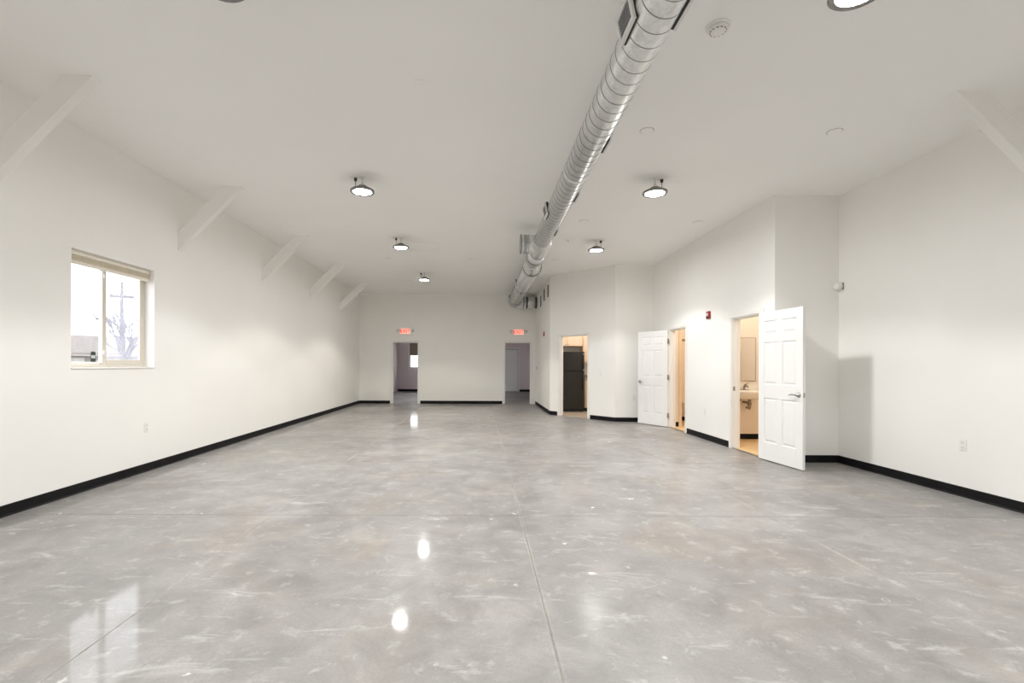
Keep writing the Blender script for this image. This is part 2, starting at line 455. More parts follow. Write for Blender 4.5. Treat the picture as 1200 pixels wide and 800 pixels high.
# ^ left of a run towards -Y is +X
base_run('baseboard_back', (D1[0]-.07, YB), (XL, YB), 'short black baseboard left of the far left doorway')
base_run('baseboard_back', (D2[0]-.07, YB), (D1[1]+.07, YB), 'black baseboard between the two far doorways')
base_run('baseboard_kitchen_side', (XE, YK), (XE, YB), 'black baseboard on the narrow side wall')
def diag(t): return (XE+math.cos(DA)*t, YK+math.sin(DA)*t)
base_run('baseboard_kitchen_diagonal', diag(KO[0]-.07), diag(0), 'tiny black baseboard left of the kitchen doorway')
base_run('baseboard_kitchen_diagonal', diag(DL), diag(KO[1]+.07), 'black baseboard right of the kitchen doorway')
base_run('baseboard_kitchen_end', (XS, DY), (DX, DY), 'black baseboard behind the far open door')
base_run('baseboard_restrooms', (XS, RO2[1]+.07), (XS, DY), 'black baseboard past the far restroom door')
base_run('baseboard_restrooms', (XS, RO1[1]+.07), (XS, RO2[0]-.07), 'black baseboard between the two restroom doorways')
base_run('baseboard_restrooms', (XS, YA), (XS, RO1[0]-.07), 'black baseboard behind the near door hinges')
base_run('baseboard_alcove', (XR, YA), (XS, YA), 'black baseboard in the alcove')
base_run('baseboard_right', (XR, YREAR), (XR, YA), 'long black baseboard along the right wall')
base_run('baseboard_restroom_sink', (5.6, 8.45), (XS+.12, 8.45), 'black baseboard under the restroom sink')
base_run('baseboard_restroom_stub', (4.195, 10.17), (XS+.12, 10.17), 'black baseboard on the restroom wall stub')
base_run('baseboard_restroom_far', (5.6, 11.24), (XS+.12, 11.24), 'black baseboard at the far restroom end wall')
base_run('baseboard_back_room', (1.10, 23.2), (XL, 23.2), 'black baseboard in the back room')
base_run('baseboard_back_room', (3.05, 23.2), (1.83, 23.2), 'black baseboard right of the back room door')

# ------------------------------------------------------------------ door frames (trim_n): casing, jambs, stops, hinges
def hinge_mb(x, y, z, ax):
    mb = MB()
    mb.tube([(x, y, z-.05), (x, y, z+.05)], .008, 8)
    return mb
def frame(name, label, W, loc, rz, T, hinge_side=None, hinge_y=None, casing_back=True, strike=False):
    """opening along local x 0..W, wall front at y=0 (room side -y), thickness T"""
    t = tag(empty(name, loc, rz), label, None, None, 'structure')
    cw, ct = .058, .014
    fronts = [(-ct, 0)] + ([(T, T+ct)] if casing_back else [])
    for ya, yb in fronts:
        BX(-cw, 0.004, ya, yb, 0, DOORH+cw).build('casing', 'trim', t, .003)
        BX(W-.004, W+cw, ya, yb, 0, DOORH+cw).build('casing', 'trim', t, .003)
        BX(.004, W-.004, ya, yb, DOORH-.004, DOORH+cw).build('casing', 'trim', t, .003)
    for a, b in ((0, .018), (W-.018, W)):
        BX(a, b, 0, T, 0, DOORH).build('jamb', 'trim', t)
    BX(.018, W-.018, 0, T, DOORH-.018, DOORH).build('head_jamb', 'trim', t)
    for a, b in ((.018, .030), (W-.030, W-.018)):
        BX(a, b, .05, .085, 0, DOORH-.018).build('door_stop', 'trim', t, .002)
    BX(.030, W-.030, .05, .085, DOORH-.030, DOORH-.018).build('door_stop', 'trim', t, .002)
    if hinge_side is not None:
        hx = .018 if hinge_side == 0 else W-.018
        s = 1 if hinge_side == 0 else -1
        for z in (.25, 1.06, 1.83):
            mb = MB(); mb.box(min(hx, hx+s*.006), max(hx, hx+s*.006), hinge_y-.04, hinge_y+.04, z-.05, z+.05)
            mb.tube([(hx+s*.009, hinge_y+.04, z-.052), (hx+s*.009, hinge_y+.04, z+.052)], .008, 8)
            mb.build('hinge', 'bronze', t)
    if strike:
        BX(W-.021 if strike == 1 else .018, W-.018 if strike == 1 else .021, .015, .045, .90, .97).build('strike_plate', 'steel', t)
    return t
frame('trim_1', 'off-white door frame of the far left doorway', D1[1]-D1[0], (D1[0], YB, 0), 0, .13, 1, .09)
frame('trim_2', 'off-white door frame of the far right doorway', D2[1]-D2[0], (D2[0], YB, 0), 0, .13, 0, .09)
kx = diag(KO[0]); frame('trim_3', 'pale door frame of the kitchen doorway', KO[1]-KO[0], (kx[0], kx[1], 0), DA, .12)
# restroom frames: local x runs towards -Y (rz=-90deg) so local +y is +X
frame('trim_4', 'white door frame of the far restroom doorway', RO2[1]-RO2[0], (XS, RO2[1], 0), -PI/2, .12)
frame('trim_5', 'white door frame of the near restroom doorway', RO1[1]-RO1[0], (XS, RO1[1], 0), -PI/2, .12, strike=2)
# thresholds
for k, (a, b) in enumerate((RO1, RO2)):
    struct('trim_%d' % (6+k), BX(XS-.005, XS+.02, a+.018, b-.018, 0, .010), 'bronze', ('metal threshold strip of the near restroom', 'metal threshold strip of the far restroom')[k], .002)

# ------------------------------------------------------------------ six-panel doors
def lever(parent, x, y, z, sgn, toward):
    """lever handle on the face at y, sgn = outward y direction, toward = x direction of the grip"""
    h = empty('lever_handle', (x, y, z)); h.parent = parent
    mb = MB().lathe([(.034, 0), (.034, .006*sgn), (.026, .011*sgn), (.012, .012*sgn), (.011, .045*sgn)], 20, axis='y')
    mb.build('rosette', 'steel', h)
    mb = MB().tube([(0, .045*sgn, 0), (toward*.03, .050*sgn, .004), (toward*.075, .050*sgn, .002), (toward*.118, .046*sgn, -.010)], [.012, .011, .009, .006], 10)
    mb.build('grip', 'steel', h)
    return h
def panel_door(name, label, W, loc, rz, y0, y1, mat='door', handles=True, hinges_at=None):
    t = tag(empty(name, loc, rz), label, 'door', None, 'structure')
    z0, z1 = .012, 2.032
    ym = (y0+y1)/2
    st, mu = .112, .105
    rows = [(z1-.30, z1-.125), (z1-.985, z1-.415), (z1-1.775, z1-1.175)]
    mb = MB()
    mb.box(0, st, y0, y1, z0, z1); mb.box(W-st, W, y0, y1, z0, z1)
    mb.box(st, W-st, y0, y1, z1-.125, z1)
    mb.box(st, W-st, y0, y1, rows[1][1], rows[0][0]); mb.box(st, W-st, y0, y1, rows[2][1], rows[1][0]); mb.box(st, W-st, y0, y1, z0, rows[2][0])
    for a, b in rows: mb.box(W/2-mu/2, W/2+mu/2, y0, y1, a, b)
    mb.build('stiles_and_rails', mat, t, .002)
    for a, b in rows:
        for c, d in ((st, W/2-mu/2), (W/2+mu/2, W-st)):
            p = MB()
            # thin web with a raised bevelled field on both faces
            p.box(c, d, ym-.007, ym+.007, a, b)
            for s, ye in ((-1, y0), (1, y1)):
                yw = ym+s*.007; yf = ye - s*.002
                i, k = .016, .036
                vs = [(c+i, yw, a+i), (d-i, yw, a+i), (d-i, yw, b-i), (c+i, yw, b-i), (c+k, yf, a+k), (d-k, yf, a+k), (d-k, yf, b-k), (c+k, yf, b-k)]
                p.add(vs, [(0, 3, 2, 1), (4, 5, 6, 7), (0, 1, 5, 4), (1, 2, 6, 5), (2, 3, 7, 6), (3, 0, 4, 7)])
            p.build('panel', mat, t)
    if handles:
        lever(t, W-.065, y0, .935, -1, -1); lever(t, W-.065, y1, .935, 1, -1)
        BX(W-.001, W+.0015, ym-.011, ym+.011, .905, .965).build('latch_plate', 'steel', t)
    if hinges_at is not None:
        for z in (.25, 1.05, 1.80):
            m = MB().tube([(-.004, hinges_at, z-.052), (-.004, hinges_at, z+.052)], .009, 8)
            m.box(-.034, -.004, hinges_at-.003, hinges_at+.001, z-.05, z+.05)
            m.build('hinge', 'bronze', t)
    return t
v = Vector((.075, -.815)); 
panel_door('door_1', 'large white six-panel door standing open beside the alcove, nearest the camera', .815, (3.887, 6.712, 0), math.atan2(v.y, v.x), 0, .035, hinges_at=.036)
panel_door('door_2', 'white six-panel door swung open against the far restroom doorway, hinges showing', .80, (3.905, 10.035, 0), math.atan2(.70, -.39), -.035, 0, hinges_at=.001)
d3 = panel_door('door_3', 'closed six-panel door in the dim room seen through the far right doorway', .66, (1.13, 23.177, 0), 0, -.017, .018, handles=False)
f3 = tag(empty('trim_8', (1.115, 23.2, 0)), 'frame of the closed door in the back room', None, None, 'structure')
BX(0, .69, -.004, -.001, 0, 2.05).build('door_gap', 'dark', f3); BX(-.06, 0, -.03, 0, 0, 2.11).build('casing', 'trim', f3); BX(.69, .75, -.03, 0, 0, 2.11).build('casing', 'trim', f3); BX(0, .69, -.03, 0, 2.05, 2.11).build('casing', 'trim', f3)

# ------------------------------------------------------------------ left window
w = tag(empty('window_1', (XL, WY0, WZ0)), 'sliding window in a deep reveal with bright daylight outside', 'window', None, 'structure')
WW, WH = WY1-WY0, WZ1-WZ0
def wy(x0, x1, y0, y1, z0, z1): return BX(x0, x1, y0, y1, z0, z1)
# outer frame against the outside of the wall
xo, xi = -.175, -.115
m = MB(); fw = .035
m.box(xo, xi, 0, fw, 0, WH); m.box(xo, xi, WW-fw, WW, 0, WH); m.box(xo, xi, fw, WW-fw, 0, fw); m.box(xo, xi, fw, WW-fw, WH-fw, WH)
m.build('window_frame', 'vinyl', w, .003)
BX(-.115, .012, .0, WW, -.012, .004).build('window_sill', 'trim', w, .003)
mid = .56
# outer (near) sash with clear pane
m = MB(); a, b, s = fw, mid+.03, .045
m.box(-.165, -.145, a, a+s, fw, WH-fw); m.box(-.165, -.145, b-s, b, fw, WH-fw); m.box(-.165, -.145, a+s, b-s, fw, fw+s*.6); m.box(-.165, -.145, a+s, b-s, WH-fw-s, WH-fw)
sash = m.build('sash', 'white_plastic', w, .002)
BX(-.157, -.152, a+s, b-s, fw+s*.6, WH-fw-s).build('pane', 'glass', sash)
m = MB(); a2, b2 = mid-.02, WW-fw
m.box(-.140, -.118, a2, a2+.055, fw, WH-fw); m.box(-.140, -.118, b2-.05, b2, fw, WH-fw); m.box(-.140, -.118, a2+.055, b2-.05, fw, fw+.055); m.box(-.140, -.118, a2+.055, b2-.05, WH-fw-.05, WH-fw)
sash2 = m.build('sash', 'vinyl', w, .003)
BX(-.131, -.127, a2+.055, b2-.05, fw+.055, WH-fw-.05).build('pane', 'glass_hazy', sash2)
for z in (.14, .98):
    BX(-.118, -.108, a2+.006, a2+.024, z, z+.05).build('sash_lock', 'white_plastic', sash2, .002)
# shade at the head of the window
bl = thing('pleated_blind', 'raised beige fabric blind stacked at the window head', 'blind', (XL-.115, WY0+.01, WZ1-.135))
BX(0, .065, 0, WW-.02, .085, .133).build('head_rail', 'blind_rail', bl, .004)
for k in range(4):
    BX(.006, .058-.003*(k % 2), .004, WW-.024, .030+.014*k, .0425+.014*k).build('pleat', 'blind', bl, .004)
BX(.004, .060, .002, WW-.022, 0, .029).build('bottom_rail', 'blind_rail', bl, .004)
# security sticker on the clear pane
st = thing('window_sticker', 'small dark shield sticker in the corner of the left pane', 'sticker', (XL-.151, WY0+.455, WZ0+.075))
pts = [(-.034, 0), (-.02, -.014), (.02, -.014), (.034, 0), (.03, .03), (.03, .05), (.034, .085), (.02, .098), (-.02, .098), (-.034, .085), (-.03, .05), (-.03, .03)]
MB().prism(pts, 'x', 0, .001).build('backing', 'sticker_dark', st)
BX(.001, .0016, -.026, .026, .026, .058).build('band', 'sticker_light', st)

# back-room window with half-drawn shade
w2 = tag(empty('window_2', (BW[0], 23.2, BW[2])), 'small bright window in the back room seen through the far left doorway', 'window', None, 'structure')
ww, wh = BW[1]-BW[0], BW[3]-BW[2]
m = MB(); m.box(0, .05, .05, .12, 0, wh); m.box(ww-.05, ww, .05, .12, 0, wh); m.box(.05, ww-.05, .05, .12, 0, .05); m.box(.05, ww-.05, .05, .12, wh-.05, wh)
m.build('window_frame', 'vinyl', w2)
BX(-.06, 0, -.012, 0, -.06, wh+.06).build('casing', 'trim', w2); BX(ww, ww+.06, -.012, 0, -.06, wh+.06).build('casing', 'trim', w2)
BX(0, ww, -.012, 0, wh, wh+.06).build('casing', 'trim', w2); BX(0, ww, -.02, 0, -.06, 0).build('window_sill', 'trim', w2)
BX(.05, ww-.05, .085, .09, .05, wh-.05).build('pane', 'glass', w2)
sh = thing('roller_blind', 'brown roller blind half drawn over the back room window', 'blind', (BW[0]+.01, 23.215, 1.745))
BX(0, ww-.02, .01, .014, 0, .54).build('fabric', 'blind_dark', sh); BX(0, ww-.02, .004, .02, -.02, 0).build('hem_bar', 'blind_dark', sh)
MB().tube([(0, .014, .545), (ww-.02, .014, .545)], .022, 12).build('roller', 'blind_dark', sh)

for k, (ya, yb_, za, zb) in enumerate(BRW):  # added windows, unseen, that brighten the back room
    w3 = tag(empty('window_%d' % (3+k), (XL, ya, za)), ('nearer', 'farther')[k] + ' added unseen side window lighting the back room', 'window', None, 'structure')
    ww, wh = yb_-ya, zb-za
    m = MB(); m.box(-.15, -.09, 0, .05, 0, wh); m.box(-.15, -.09, ww-.05, ww, 0, wh); m.box(-.15, -.09, .05, ww-.05, 0, .05); m.box(-.15, -.09, .05, ww-.05, wh-.05, wh)
    m.box(-.14, -.10, ww/2-.025, ww/2+.025, .05, wh-.05)
    m.build('window_frame', 'vinyl', w3)
    BX(-.125, -.12, .05, ww/2-.025, .05, wh-.05).build('pane', 'glass', w3); BX(-.125, -.12, ww/2+.025, ww-.05, .05, wh-.05).build('pane', 'glass', w3)

# ------------------------------------------------------------------ knee braces
BRACE = [(0, -.86), (0, -.605), (.605, 0), (.855, 0)]
def brace(name, label, loc, sgn):
    t = thing(name, label, 'brace', loc, 0, 'painted knee braces')
    poly = [(0, -.86), (.86, .01), (.61, .01), (0, -.61)]
    poly = [(p*sgn, q) for p, q in poly]
    MB().prism(poly, 'y', 0, .085).build('strut', 'wall', t, .003)
    # bolt tabs in the inner corners
    BX(min(sgn*.585, sgn*.625), max(sgn*.585, sgn*.625), .03, .055, -.03, .0).build('tab', 'wall', t)
    BX(min(0, sgn*.02), max(0, sgn*.02), .03, .055, -.61, -.565).build('tab', 'wall', t)
    return t
bl_labels = ['big grey-white knee brace at the left edge of the picture, nearest on the left wall', 'knee brace on the left wall just right of the window', 'third knee brace along the left wall, middle of the row', 'fourth knee brace along the left wall, next to last', 'last knee brace on the left wall, by the far corner']
for k in range(5):
    brace('knee_brace', bl_labels[k], (XL, 3.92+2.44*k, zc(XL+.4)), 1)
brace('knee_brace', 'single knee brace on the right wall at the right edge of the picture', (XR, 3.99, zc(XR-.4)), -1)

# ------------------------------------------------------------------ spiral duct
ZD = 3.315
dx1, r1 = .985, .128
dx2, r2 = 1.055, .188
duct = thing('spiral_duct', 'galvanised spiral duct running the length of the ceiling', 'duct', (dx1, 0, ZD))
def dl(x, y, z=0): return (x-dx1, y, z)
def helix(mb, x, ya, yb, r, pitch, rr, n=48):
    pts = []; turns = (yb-ya)/pitch; k = int(turns*n)
    for i in range(k+1):
        q = 2*PI*i/n
        pts.append((x-dx1+r*math.cos(q), ya+pitch*i/n, r*math.sin(q)))
    mb.tube(pts, rr, 4, True, True)
Y_T0, Y_T1 = 7.72, 8.55
MB().tube([dl(dx1, -1.2), dl(dx1, Y_T0)], r1, 48).build('near_trunk', 'galv', duct)
m = MB(); helix(m, dx1, -1.2, Y_T0, r1, .124, .0034); s_ = m.build('spiral_seam', 'seam', duct)
for y in (4.98,):
    MB().lathe([(r1+.001, -.03), (r1+.006, -.03), (r1+.006, .03), (r1+.001, .03)], 48, dl(dx1, y), 'y', caps=False).build('coupling', 'galv', duct)
# tee with a side branch pointing left
rt = .158
m = MB().tube([dl(dx1, Y_T0-.02), dl(dx1, Y_T0+.04), dl(dx1+.01, Y_T0+.18), dl(dx1+.015, Y_T1-.16), dl(dx1+.02, Y_T1-.10), dl(dx1+.02, Y_T1)], [r1+.003, r1+.005, rt+.012, rt+.012, rt-.01, rt-.01], 40)
tee = m.build('tee_fitting', 'galv', duct)
yb = 8.02
m = MB().tube([dl(dx1, yb), dl(dx1-.24, yb)], .150, 36, caps=False); m.build('branch_collar', 'galv', tee)
for xx, rr in ((-.20, .008), (-.225, .008), (-.25, .008), (-.275, .008)):
    m = MB().lathe([(.150, -.004), (.150+rr, -.004), (.150+rr, .004), (.150, .004)], 36, dl(dx1+xx, yb), 'x', caps=False); m.build('branch_bead', 'seam', tee)
MB().tube([dl(dx1-.24, yb), dl(dx1-.325, yb)], .152, 36).build('branch_end', 'galv', tee)
m = MB().lathe([(.120, -.006), (.162, -.006), (.162, .006), (.120, .006)], 36, dl(dx1-.325, yb), 'x', caps=False); m.build('branch_flange', 'seam', tee)
for yy, xx, rr in ((Y_T0-.01, dx1, r1+.006), (Y_T1-.02, dx1+.02, rt-.006), (8.99, dx1+.024, .166), (9.11, dx1+.026, .166), (9.96, dx2, r2+.006)):
    MB().lathe([(rr-.006, -.007), (rr, -.007), (rr, .007), (rr-.006, .007)], 44, dl(xx, yy), 'y', caps=False).build('joint_bead', 'seam', duct)
# mid trunk and reducer to the larger run
rm = .150
MB().tube([dl(dx1+.02, Y_T1-.02), dl(dx1+.03, 9.45)], rm-.005, 44).build('middle_trunk', 'galv', duct)
m = MB(); 
m.lathe([(rm, -.05), (rm+.012, -.045), (rm+.012, .045), (rm, .05)], 44, dl(dx1+.025, 9.05), 'y', caps=False); m.build('coupling', 'galv', duct)
MB().tube([dl(dx1+.03, 9.40), dl(dx1+.03, 9.48), dl(dx2, 9.95), dl(dx2, 10.05)], [rm, rm, r2+.002, r2+.002], 44).build('reducer', 'galv', duct)
YE = 15.60
MB().tube([dl(dx2, 10.0), dl(dx2, YE-.30)], r2, 48).build('far_trunk', 'galv', duct)
m = MB(); helix(m, dx2, 10.05, YE-.30, r2, .124, .0045); m.build('spiral_seam', 'seam', duct)
for y in (9.9, 12.3, 14.6):
    MB().lathe([(r2+.001, -.025), (r2+.007, -.02), (r2+.007, .02), (r2+.001, .025)], 48, dl(dx2, y), 'y', caps=False).build('coupling', 'seam', duct)
# elbow to the right and run into the side wall
pts = []
for k in range(9):
    q = PI/2*k/8; R = .30
    pts.append(dl(dx2+R-R*math.cos(q), YE-R+R*math.sin(q)))
MB().tube(pts, r2*.99, 40).build('elbow', 'galv', duct)
MB().tube([dl(dx2+.29, YE), dl(XE-.005, YE)], .178, 40).build('wall_run', 'galv', duct)
for xx, a in ((XE-.03, .028), (XE-.33, .024), (dx2+.30, .02)):
    MB().lathe([(.176, -a), (.186, -a), (.186, a), (.176, a)], 40, dl(xx, YE), 'x', caps=False).build('black_band', 'dark', duct)
# hangers up to the ceiling
for x, y, r in ((dx1, 1.2, r1), (dx1, 4.98, r1), (dx2, 10.9, r2), (dx2, 14.2, r2)):
    m = MB()
    m.tube([dl(x, y, r-.002), dl(x, y, zc(x)-ZD+.01)], .003, 6)
    m.build('hanger_wire', 'galv', duct)
# registers: built locally facing -x, then copied
def register(side, y, x, r):
    g_ = empty('register', dl(x + side*(r+.012), y, .005)); g_.parent = duct
    g_.rotation_euler = (0, side*math.radians(12), 0)
    m = MB(); L, Hh, tk = .25, .165, .018
    fx0, fx1 = (-tk, 0) if side < 0 else (0, tk)
    b_ = .028
    m.box(fx0, fx1, -L/2, -L/2+b_, -Hh/2, Hh/2); m.box(fx0, fx1, L/2-b_, L/2, -Hh/2, Hh/2)
    m.box(fx0, fx1, -L/2+b_, L/2-b_, -Hh/2, -Hh/2+b_); m.box(fx0, fx1, -L/2+b_, L/2-b_, Hh/2-b_, Hh/2)
    m.build('register_frame', 'register', g_, .002)
    b0, b1 = (-.002, .03) if side < 0 else (-.03, .002)
    BX(b0, b1, -L/2+.004, L/2-.004, -Hh/2+.004, Hh/2-.004).build('register_boot', 'dark', g_)
    for k in range(6):
        zz = -Hh/2+b_+.009+k*.0182
        q0, q1 = (-.012, -.003) if side < 0 else (.003, .012)
        BX(q0, q1, -L/2+b_, L/2-b_, zz-.004, zz+.004).build('louver', 'louver', g_)
for y in (2.80, 6.30): register(-1, y, dx1, r1)
for y in (2.66, 4.28, 5.62, 7.13): register(1, y, dx1, r1)
for y in (11.9, 14.6): register(-1, y, dx2, r2)
register(1, 10.4, dx2, r2)

# ------------------------------------------------------------------ high-bay lamps
def lamp_parts():
    t = empty('high_bay_lamp')
    # origin at the ceiling above the lamp, lens 0.19 below
    MB().lathe([(.112, -.188), (.140, -.196), (.150, -.186), (.146, -.166), (.120, -.150), (.100, -.147)], 40).build('rim', 'fixture', t)
    MB().lathe([(.001, -.191), (.05, -.191), (.105, -.1905), (.113, -.188)], 40, caps=False).build('lens', 'lens', t)
    body = MB().lathe([(.100, -.150), (.088, -.138), (.055, -.125), (.048, -.110), (.020, -.105)], 28).build('housing', 'fixture', t)
    for k in range(16):
        q = 2*PI*k/16; c, s = math.cos(q), math.sin(q)
        f = MB(); f.add([(.05*c-.002*s, .05*s+.002*c, -.148), (.11*c-.002*s, .11*s+.002*c, -.150), (.06*c-.002*s, .06*s+.002*c, -.118),
                         (.05*c+.002*s, .05*s-.002*c, -.148), (.11*c+.002*s, .11*s-.002*c, -.150), (.06*c+.002*s, .06*s-.002*c, -.118)],
                        [(0, 1, 2), (5, 4, 3), (0, 3, 4, 1), (1, 4, 5, 2), (2, 5, 3, 0)])
        f.build('fin', 'fixture', body)
    ring = [(.016*math.cos(2*PI*k/14), 0, -.090+.016*math.sin(2*PI*k/14)) for k in range(14)]
    MB().tube(ring, .0035, 6, closed=True).build('hook_ring', 'steel', t)
    MB().tube([(0, 0, -.076), (0, 0, .0)], .003, 8).build('suspension_rod', 'steel', t)
    MB().lathe([(.022, -.012), (.030, 0.0), (.030, .004)], 20).build('ceiling_hook_plate', 'white_plastic', t)
    return t
def lamp_cord(t, sx):
    MB().lathe([(.010, -.045), (.017, -.040), (.020, -.008), (.020, .0)], 14, (sx*.092, .02, 0)).build('plug', 'plug', t)
    MB().lathe([(.050, -.006), (.055, .004)], 24, (sx*.115, .02, 0)).build('outlet_cover', 'white_plastic', t)
    MB().tube([(sx*.092, .02, -.044), (sx*.090, .018, -.09), (sx*.094, .016, -.115), (sx*.094, .012, -.15)], .0045, 8).build('cord', 'fixture', t)
    MB().lathe([(.018, -.150), (.020, -.142), (.014, -.130), (.006, -.122)], 14, (sx*.094, .012, 0)).build('cord_grip', 'steel', t)
LAMPS = [(-1.48, 2.71, -1, 'high-bay ceiling lamp cut off by the top edge, left of the duct'),
         (-1.49, 6.00, -1, 'largest fully visible round ceiling lamp in the left row, near the braces'),
         (-1.485, 8.86, -1, 'middle round ceiling lamp of the left row, beside the access panel'),
         (-1.45, 12.26, -1, 'farthest and smallest round ceiling lamp, in front of the far wall'),
         (2.14, 2.72, 1, 'high-bay ceiling lamp cut off by the top edge, right of the duct'),
         (2.145, 5.93, 1, 'larger fully visible round ceiling lamp right of the duct'),
         (2.13, 8.89, 1, 'smaller round ceiling lamp right of the duct, before the kitchen wall'),
         (-1.48, -.55, -1, 'added unseen left ceiling lamp just behind the camera'), (2.14, -.55, 1, 'added unseen right ceiling lamp just behind the camera')]  # this pair is added behind the camera to light the hall
proto = lamp_parts()
spot = bpy.data.lights.new('lamp_beam', 'SPOT'); spot.energy = LAMP_W; spot.spot_size = math.radians(127); spot.spot_blend = .22
spot.shadow_soft_size = .12; spot.color = (1.0, .992, .968)
warm_far = spot.copy(); warm_far.color = (1.0, .94, .80); warm_far.energy = LAMP_W*1.15
warm_mid = spot.copy(); warm_mid.color = (1.0, .96, .87)
for k, (x, y, sx, lab) in enumerate(LAMPS):
    t = proto if k == 0 else copy_tree(proto)
    t.location = (x, y, zc(x))
    tag(t, lab, 'ceiling lamp', 'round high-bay ceiling lamps')
for k, (x, y, sx, lab) in enumerate(LAMPS):
    t = [o for o in COL.objects if o.get('label') == lab][0]
    lamp_cord(t, sx)
    warm = {(-1.45, 12.26): warm_far, (-1.485, 8.86): warm_mid}.get((x, y), spot)
    b = bpy.data.objects.new('lamp_beam', warm); COL.objects.link(b); b.parent = t; b.location = (0, 0, -.205)

# ------------------------------------------------------------------ ceiling fittings
def ceil_disc(x, y, label, r=.062):
    t = thing('sprinkler_cover', label, 'sprinkler cover', (x, y, zc(x)), 0, 'flush round sprinkler covers')
    MB().lathe([(r, .004), (r, -.004), (r-.006, -.008)], 28).build('cover_plate', 'ceiling', t)
    MB().lathe([(r+.007, .004), (r+.007, -.0015)], 28).build('shadow_gap_ring', 'cover_shadow_gap', t)
for x, y, lab in [(1.63, 4.73, 'flush round sprinkler cover between the duct and the larger right lamp'), (3.46, 4.70, 'flush round sprinkler cover nearest the right wall, high in the picture'),
                  (1.65, 7.70, 'flush round sprinkler cover between duct and smaller right lamp'), (3.47, 7.69, 'flush round sprinkler cover above the restroom wall'),
                  (-.21, 10.64, 'flush round sprinkler cover in mid ceiling left of the far duct'), (-2.07, 10.65, 'flush round sprinkler cover left of the two far left lamps'),
                  (-2.03, 13.48, 'flush round sprinkler cover beside the farthest lamp'), (-.19, 13.49, 'farthest flush round sprinkler cover in mid ceiling'), (1.63, 10.62, 'flush round sprinkler cover before the kitchen wall')]:
    ceil_disc(x, y, lab)
t = thing('ceiling_sensor', 'tiny ceiling sensor right of the duct branch', 'sensor', (1.61, 8.88, zc(1.61)))
MB().lathe([(.04, .003), (.04, -.010), (.026, -.022)], 20).build('body', 'white_plastic', t); MB().lathe([(.014, -.022), (.012, -.03)], 14).build('eye', 'grey_plastic', t)
sm = thing('smoke_detector', 'round white smoke detector near the top edge right of the duct', 'smoke detector', (1.61, 3.27, zc(1.61)))
MB().lathe([(.078, .004), (.078, -.010), (.070, -.014)], 36).build('base_plate', 'white_plastic', sm)
MB().lathe([(.064, -.012), (.062, -.030), (.046, -.042), (.030, -.046)], 36).build('dome', 'white_plastic', sm)
for k in range(12):
    q = 2*PI*k/12
    e_ = BX(-.007, .007, .044, .053, -.040, -.033).build('vent_slot', 'dark', sm); e_.rotation_euler.z = q
t = thing('junction_plate', 'small square blank cover plate on the ceiling left of the duct', 'cover plate', (-.51, 3.98, zc(-.51)))
BX(-.052, .052, -.052, .052, -.005, .004).build('plate', 'ceiling', t, .003); MB().lathe([(.004, -.007), (.004, -.004)], 8, (.03, 0, 0)).build('screw', 'trim', t)
ap = thing('access_panel', 'flush rectangular access panel in the ceiling beside the middle left lamp', 'access panel', (-1.14, 9.50, zc(-1.14)))
BX(-.27, .27, -.30, .30, -.004, .006).build('panel_door', 'ceiling', ap)
for a in ((-.285, -.275, -.31, .31), (.275, .285, -.31, .31), (-.285, .285, -.315, -.305), (-.285, .285, .305, .315)):
    BX(*a, -.007, .006).build('frame_strip', 'trim', ap)

# ------------------------------------------------------------------ exit signs with emergency lamp heads
def text_mesh(body, size, depth):
    cu = bpy.data.curves.new('text', 'FONT'); cu.body = body; cu.size = size; cu.extrude = depth; cu.align_x = 'CENTER'; cu.align_y = 'CENTER'; cu.offset = .003
    ob = bpy.data.objects.new('text', cu); COL.objects.link(ob)
    me = bpy.data.meshes.new_from_object(ob)
    bpy.data.objects.remove(ob); bpy.data.curves.remove(cu)
    return me
exit_me = text_mesh('EXIT', .165, .002); exit_me.materials.clear(); exit_me.materials.append(M['exit_red'])
def exit_sign(x, z, label):
    t = thing('exit_sign', label, 'exit sign', (x, YB, z), 0, 'lit exit signs above the far doorways')
    BX(-.20, .20, -.055, 0, -.105, .105).build('housing', 'white_plastic', t, .006)
    f = BX(-.165, .165, -.0575, -.0555, -.085, .085).build('face', 'exit_face', t)
    l = bpy.data.objects.new('lettering', exit_me); COL.objects.link(l); l.parent = t; l.location = (0, -.0605, 0); l.rotation_euler = (PI/2, 0, 0)
    for s in (-1, 1):
        h = MB().lathe([(.030, .04), (.045, .0), (.048, -.045), (.044, -.05)], 20, (s*.255, -.04, .02), 'y').build('lamp_head', 'white_plastic', t)
        MB().lathe([(.038, -.0515), (.020, -.054)], 18, (s*.255, -.04, .02), 'y').build('lamp_lens', 'clear', h)
        BX(min(s*.19, s*.23), max(s*.19, s*.23), -.045, -.025, .005, .035).build('bracket', 'white_plastic', t)
    return t
exit_sign(-2.50, 2.39, 'red lit exit sign with lamp heads above the far left doorway')
exit_sign(1.24, 2.375, 'red lit exit sign with lamp heads above the far right doorway')

